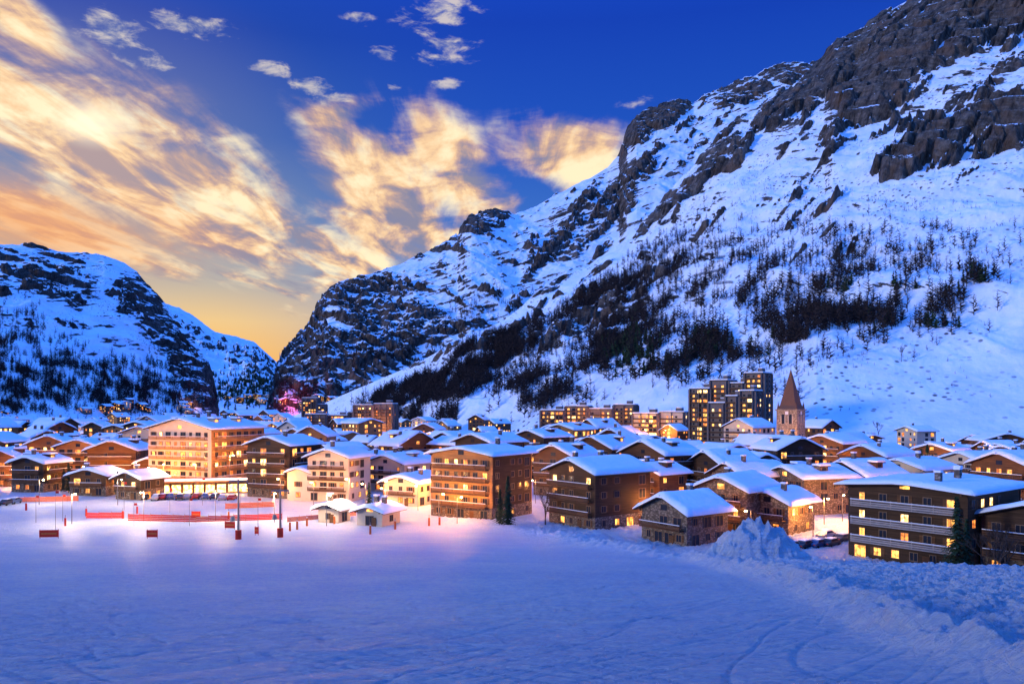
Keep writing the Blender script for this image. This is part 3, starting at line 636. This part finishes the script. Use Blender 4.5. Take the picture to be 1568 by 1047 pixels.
def fence(u0,d0,u1,d1,col='red',h=1.3):
    x0,y0,z0=gp(u0,d0);x1,y1,z1=gp(u1,d1); L=math.hypot(x1-x0,y1-y0); b=Bld('safety_net_fence',x0,y0,z0,math.atan2(y1-y0,x1-x0)); n=int(L/2.5)
    for i in range(n+1):
        b.cyl('posts',i*L/n,0,-.2,h+.35,.035,.03,6)
        if i<n:
            x=i*L/n; s=L/n; sag=.12*random.random()
            for k in range(4):
                zz=.12+k*h/4; b.poly('net',[(x+.03,.01,zz),(x+s-.03,.01,zz),(x+s-.03,.01,zz+h/4*.86-sag*(k==3)),(x+.03,.01,zz+h/4*.86)],[(0,1,2,3)])
    b.done({'posts':M['orange'],'net':M[col]})
fence(132,176,190,176);fence(196,172,300,170,h=1.5);fence(300,170,432,174);fence(345,192,420,196,'orange');fence(20,205,120,208,'orange');fence(440,170,545,180,'orange',1.)
for u,d,w in[(75,147,3.4),(233,147,2.),(352,160,2.2),(393,152,.8),(300,176,2.)]:
    x,y,z=gp(u,d); b=Bld('piste_sign_banner',x,y,z,random.uniform(-.2,.2)); b.box('panel',0,0,.95,w,.08,1.3)
    for s_ in(-1,1): b.cyl('leg',s_*(w/2-.1),.08,-.3,1.75,.05,.05,6)
    b.box('stripe',0,-.05,.95,w*.8,.012,.3); b.done({'panel':M['red'],'leg':M['metal'],'stripe':M['orange']})
for u,d in[(567,153),(657,165),(673,166),(605,160),(470,165),(210,184),(132,180),(444,158),(100,165),(350,175),(40,190),(188,176),(512,168),(455,160)]:
    x,y,z=gp(u,d); b=Bld('padded_post',x,y,z,0); b.cyl('pad',0,0,0,1.7,.22,.2,10); b.cyl('pole',0,0,-.3,2.3,.06,.05,6); b.cyl('cap',0,0,1.7,1.8,.2,.1,10); b.done({'pad':M['orange'] if u>300 else M['red'],'pole':M['metal'],'cap':M['white']})
for u,d,h in[(85,160,8),(96,172,6),(290,165,6),(190,190,7),(205,165,5),(260,185,6),(310,200,7),(395,165,6),(55,170,6)]:
    x,y,z=gp(u,d); b=Bld('slalom_pole',x,y,z,0); b.cyl('shaft',0,0,-.3,h,.05,.03,6); b.box('flag',.35,0,h-.5,.6,.03,.5); b.done({'shaft':M['metal'],'flag':M['red']})
def car(u,d,rot,k,z=None):
    x,y,z=gp(u,d); b=Bld('parked_car',x,y,z,rot)
    prof=[(-2.1,.35),(-2.15,.85),(-1.9,1.0),(-1.35,1.05),(-.8,1.5),(.9,1.52),(1.6,1.05),(2.05,.95),(2.1,.4)]
    n=len(prof); hw=.85
    def wd(i): return .66 if prof[i][1]>1.3 else hw
    pts=[(p[0],-wd(i),p[1]) for i,p in enumerate(prof)]+[(p[0],wd(i),p[1]) for i,p in enumerate(prof)]
    b.poly('body',pts,[tuple(range(n)),tuple(range(2*n-1,n-1,-1))]+[(i,i+n,(i+1)%n+n,(i+1)%n) for i in range(n)])
    for s_ in(-1,1):
        b.poly('side_windows',[(-1.15,s_*.83,1.1),(1.35,s_*.83,1.1),(.85,s_*.70,1.44),(-.75,s_*.70,1.44)],[(0,1,2,3)])
        for wx in(-1.35,1.3):
            ps=[(wx+.33*math.cos(q),s_*r,.33+.33*math.sin(q)) for r in(.68,.89) for q in np.linspace(0,6.283,13)[:-1]]
            b.poly('wheels',ps,[tuple(range(12)),tuple(range(12,24))]+[(i,(i+1)%12,(i+1)%12+12,i+12) for i in range(12)])
    b.box('snow_cover',.05,0,1.57,1.7,1.25,.14); b.box('tail_lights',-2.14,.6,.8,.03,.3,.14); b.box('tail_lights',-2.14,-.6,.8,.03,.3,.14)
    b.done({'body':M['car%d'%k],'side_windows':M['dark'],'wheels':M['black'],'snow_cover':M['snow'],'tail_lights':M['red']})
for i in range(11): car(225+i*13+random.uniform(-2,2),212+random.uniform(-2,2),R(250,75+random.uniform(-8,8)),i%4)
for i,(u,d) in enumerate([(10,200),(22,203),(1212,138),(1232,139),(1252,140),(1272,141),(1290,146),(1265,150)]): car(u,d,R(u,60),[0,3,1,0,3,0,0,1][i])
# ------------------------------------------------------------------ individual trees
def spruce(u,d,h,name='spruce_tree'):
    x,y,z=gp(u,d); b=Bld(name,x,y,z,random.random()*6); b.cyl('trunk',0,0,-.3,h*.95,h*.018,.02,7)
    V=[];Fc=[]; lv=int(h*3.2)
    for i in range(lv):
        q=i/lv; zz=h*(.08+.9*q); L=h*.21*(1-q)**.85+.12; nb=int(7+7*(1-q))
        for k in range(nb):
            a=random.random()*6.283; l=L*random.uniform(.55,1.12); c,s=math.cos(a),math.sin(a)
            for j in range(5):
                r0=l*(.15+.17*j); r1=r0+l*.24; zz0=zz-r0*.25+.12*random.random(); ww=(.12+.16*random.random())*(1.15-j*.16)*(h/10)
                a2=a+random.uniform(-.35,.35); c2,s2=math.cos(a2),math.sin(a2); bb=len(V)
                V+=[(c*r0-s*ww,s*r0+c*ww,zz0),(c*r0+s*ww,s*r0-c*ww,zz0+.05),(c2*r1,s2*r1,zz0-.15-.12*random.random())]; Fc.append((bb,bb+1,bb+2))
    b.poly('needles',V,Fc); b.done({'trunk':M['bark'],'needles':M['needle']})
for a in[(778,162,11),(766,165,8),(1465,113,12.5),(1480,115,9),(1410,250,12),(1420,255,13),(1428,252,10),(1403,258,10),(1363,300,10),(1500,250,8),(105,228,9),(98,232,7),(180,222,7),(565,190,7),(112,226,6),(1395,320,9),(1108,170,6),(870,300,9),(700,235,7)]: spruce(*a)
def bare(u,d,h,z=None):
    x,y=place(u,d); z=float(ground_h(x,y)) if z is None else z
    b=Bld('bare_tree',x,y,z,0); V,Fc=b.part('branches')
    def br(p,dr,L,r,lvl):
        q=p+dr*L; up=Vector((0,0,1)) if abs(dr.z)<.9 else Vector((1,0,0)); s=dr.cross(up).normalized(); t_=dr.cross(s).normalized(); bb=len(V)
        for c,rr in((p,r),(q,r*.6)):
            for k in range(4): a=k*1.571; V.append(tuple(c+s*rr*math.cos(a)+t_*rr*math.sin(a)))
        for k in range(4): Fc.append((bb+k,bb+(k+1)%4,bb+4+(k+1)%4,bb+4+k))
        if lvl<5:
            for _ in range(3):
                nd=(dr+Vector((random.uniform(-.7,.7),random.uniform(-.7,.7),random.uniform(-.1,.5)))).normalized(); br(q if random.random()<.6 else p.lerp(q,.7),nd,L*random.uniform(.6,.82),r*.6,lvl+1)
    br(Vector((0,0,-.3)),Vector((0,0,1)),h*.3,h*.02,0); b.done({'branches':M['bark']})
for u,d,h in[(835,165,9),(848,168,7),(1525,108,11),(1512,111,9),(1540,112,10),(1160,150,7),(1300,180,8),(690,200,7),(1120,180,6)]: bare(u,d,h)
x,y=place(1345,470); bare(1345,470,13,foot_z(x,y)); x,y=place(1380,560); bare(1380,560,14,foot_z(x,y))
# ------------------------------------------------------------------ world
wd=bpy.data.worlds.new('World'); scene.world=wd; wd.use_nodes=True; nt=NT(wd.node_tree)
for n in list(wd.node_tree.nodes): wd.node_tree.nodes.remove(n)
dirv=nt.node('ShaderNodeTexCoord').outputs['Generated']
sp=nt.node('ShaderNodeSeparateXYZ'); nt.put(sp.inputs[0],dirv); X_,Y_,Z_=sp.outputs
hyp=nt.m('SQRT',nt.m('ADD',nt.m('MULTIPLY',X_,X_),nt.m('MULTIPLY',Y_,Y_)))
az=nt.m('ARCTAN2',X_,Y_); el=nt.m('DIVIDE',Z_,nt.m('MAXIMUM',hyp,.05))
cb=nt.node('ShaderNodeCombineXYZ'); nt.put(cb.inputs[0],az); nt.put(cb.inputs[1],el); AE=cb.outputs[0]
zc=nt.m('MAXIMUM',Z_,.03); cp=nt.node('ShaderNodeCombineXYZ'); nt.put(cp.inputs[0],nt.m('DIVIDE',X_,zc)); nt.put(cp.inputs[1],nt.m('DIVIDE',Y_,zc)); PL=cp.outputs[0]
elN=nt.m('DIVIDE',el,1.5)
r_=lambda pts:[(p/1.5,c) for p,c in pts]
blue=nt.ramp(elN,r_([(0,(.22,.34,.5)),(.12,(.13,.28,.60)),(.22,(.040,.16,.58)),(.34,(.008,.080,.52)),(.48,(.003,.047,.46)),(.66,(.004,.07,.68)),(1.1,(.08,.48,2.0)),(1.5,(.13,.62,2.5))]))  # top stops, out of view, brightened beyond the visible sky to light snow
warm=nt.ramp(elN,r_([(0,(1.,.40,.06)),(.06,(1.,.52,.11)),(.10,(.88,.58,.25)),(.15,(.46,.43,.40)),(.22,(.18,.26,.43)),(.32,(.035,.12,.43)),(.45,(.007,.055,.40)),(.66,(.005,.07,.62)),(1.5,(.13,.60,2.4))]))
Lf=nt.m('MULTIPLY',nt.mr(az,.02,-.38,0,1),nt.mr(az,-2.2,-1.1,0,1))
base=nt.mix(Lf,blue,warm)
def blob(u,v,ru,rv,w=1.,rot=0.):
    a=math.atan((u-U0)/F); e=(V0-v)/F*math.cos(a)
    mp=nt.node('ShaderNodeMapping',vector_type='TEXTURE'); nt.put(mp.inputs[0],AE); mp.inputs[1].default_value=(a,e,0); mp.inputs[2].default_value=(0,0,rot); mp.inputs[3].default_value=(ru/F,rv/F,1)
    return nt.mr(nt.vm('LENGTH',mp.outputs[0]),1.15,.1,0,w)
def maxof(l):
    r=l[0]
    for q in l[1:]: r=nt.m('MAXIMUM',r,q)
    return r
big=maxof([blob(90,200,400,150,1.,-.3),blob(300,300,370,115,1.,-.45),blob(40,330,280,80,.95,-.2),blob(570,290,210,105,1.,-.95),blob(680,255,180,110,.95,-.7),blob(860,235,165,85,.95,-.15),blob(480,375,240,60,.9,-.4),blob(640,350,150,70,.85,-.5),blob(30,30,150,45,.7,-.7),blob(515,175,80,40,.9,.3),blob(400,435,180,18,.6,-.25)])
puf=maxof([blob(170,45,60,42,.95),blob(290,38,95,24,1.,.05),blob(415,105,46,18,.95),blob(478,133,48,20,1.),blob(508,153,50,17,1.,.2),blob(680,20,100,46,.85,.3),blob(590,82,32,18,.9),blob(685,68,60,20,.9,.1),blob(680,92,65,18,.85),blob(550,28,34,18,.9),blob(683,130,48,14,.9),blob(225,92,60,26,.6),blob(610,136,28,11,.6),blob(990,155,60,16,.6)])
st=nt.noise(nt.mapping(nt.mapping(PL,rot=(0,0,-.05)),scale=(2.8,.7,1)),1.,7,.55,.5)
st2=nt.noise(nt.mapping(AE,scale=(9,20,1)),1.,8,.6,.5)
fn=nt.noise(nt.mapping(AE,scale=(30,60,1)),1.,7,.62,.3)
nn=nt.m('ADD',nt.m('MULTIPLY',st,.68),nt.m('MULTIPLY',st2,.32))
den=nt.mr(nt.m('ADD',nt.m('MULTIPLY',big,.60),nt.m('MULTIPLY',nt.m('SUBTRACT',nn,.5),2.4)),.08,.58)
den=nt.m('MULTIPLY',den,nt.mr(big,.03,.35))
dpf=nt.mr(nt.m('ADD',nt.m('MULTIPLY',puf,.7),nt.m('MULTIPLY',nt.m('SUBTRACT',fn,.5),2.)),.28,.85,0,.75)
dpf=nt.m('MULTIPLY',dpf,nt.mr(puf,.02,.3))
sunb=blob(140,190,330,230,1.); sunc=blob(140,188,62,36,1.)
lit=nt.noise(nt.mapping(nt.mapping(PL,rot=(0,0,-.05)),scale=(4.5,1.1,1),loc=(3.1,1.7,0)),1.,6,.55,.4)
lit2=nt.mr(nt.m('ADD',nt.m('MULTIPLY',lit,.65),nt.m('MULTIPLY',st2,.35)),.41,.60)
lit2=nt.m('ADD',lit2,nt.m('MULTIPLY',sunb,.15),None,True)
ccol=nt.ramp(lit2,[(0,(.26,.25,.36)),(.28,(.62,.40,.32)),(.6,(.97,.64,.36)),(1,(1.08,.90,.58))])
org=blob(-20,345,330,85,.75)
ccol=nt.mix(org,ccol,(.88,.36,.13))
pcol=nt.mix(nt.mr(fn,.4,.65),(.28,.32,.48),(.80,.70,.60))
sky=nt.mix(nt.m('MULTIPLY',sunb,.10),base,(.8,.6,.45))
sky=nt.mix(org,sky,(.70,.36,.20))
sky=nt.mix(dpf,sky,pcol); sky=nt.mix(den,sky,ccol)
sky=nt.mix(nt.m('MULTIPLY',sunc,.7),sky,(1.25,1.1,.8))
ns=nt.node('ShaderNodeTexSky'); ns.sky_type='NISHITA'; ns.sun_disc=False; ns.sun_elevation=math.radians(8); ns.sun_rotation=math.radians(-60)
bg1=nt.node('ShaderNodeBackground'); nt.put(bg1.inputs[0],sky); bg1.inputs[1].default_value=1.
bg2=nt.node('ShaderNodeBackground'); nt.put(bg2.inputs[0],ns.outputs[0]); bg2.inputs[1].default_value=.005
ad=nt.node('ShaderNodeAddShader'); nt.l.new(bg1.outputs[0],ad.inputs[0]); nt.l.new(bg2.outputs[0],ad.inputs[1])
wo=nt.node('ShaderNodeOutputWorld'); nt.l.new(ad.outputs[0],wo.inputs[0])
# sun
sl=bpy.data.lights.new('sun','SUN'); sl.energy=1.4; sl.angle=math.radians(9); sl.color=(1.,.95,.92)
so=bpy.data.objects.new('sun',sl); scene.collection.objects.link(so)
dv=Vector((-.88,-.34,.20)).normalized(); so.rotation_euler=dv.to_track_quat('Z','Y').to_euler()
# camera
cam=bpy.data.cameras.new('camera'); co=bpy.data.objects.new('camera',cam); scene.collection.objects.link(co)
cam.sensor_width=36; cam.lens=28.01; cam.shift_y=97/1568.; cam.clip_start=.5; cam.clip_end=30000
co.location=(0,0,0); co.rotation_euler=(math.radians(90),0,0); scene.camera=co
scene.view_settings.view_transform='Standard'; scene.view_settings.look='None'; scene.view_settings.exposure=0
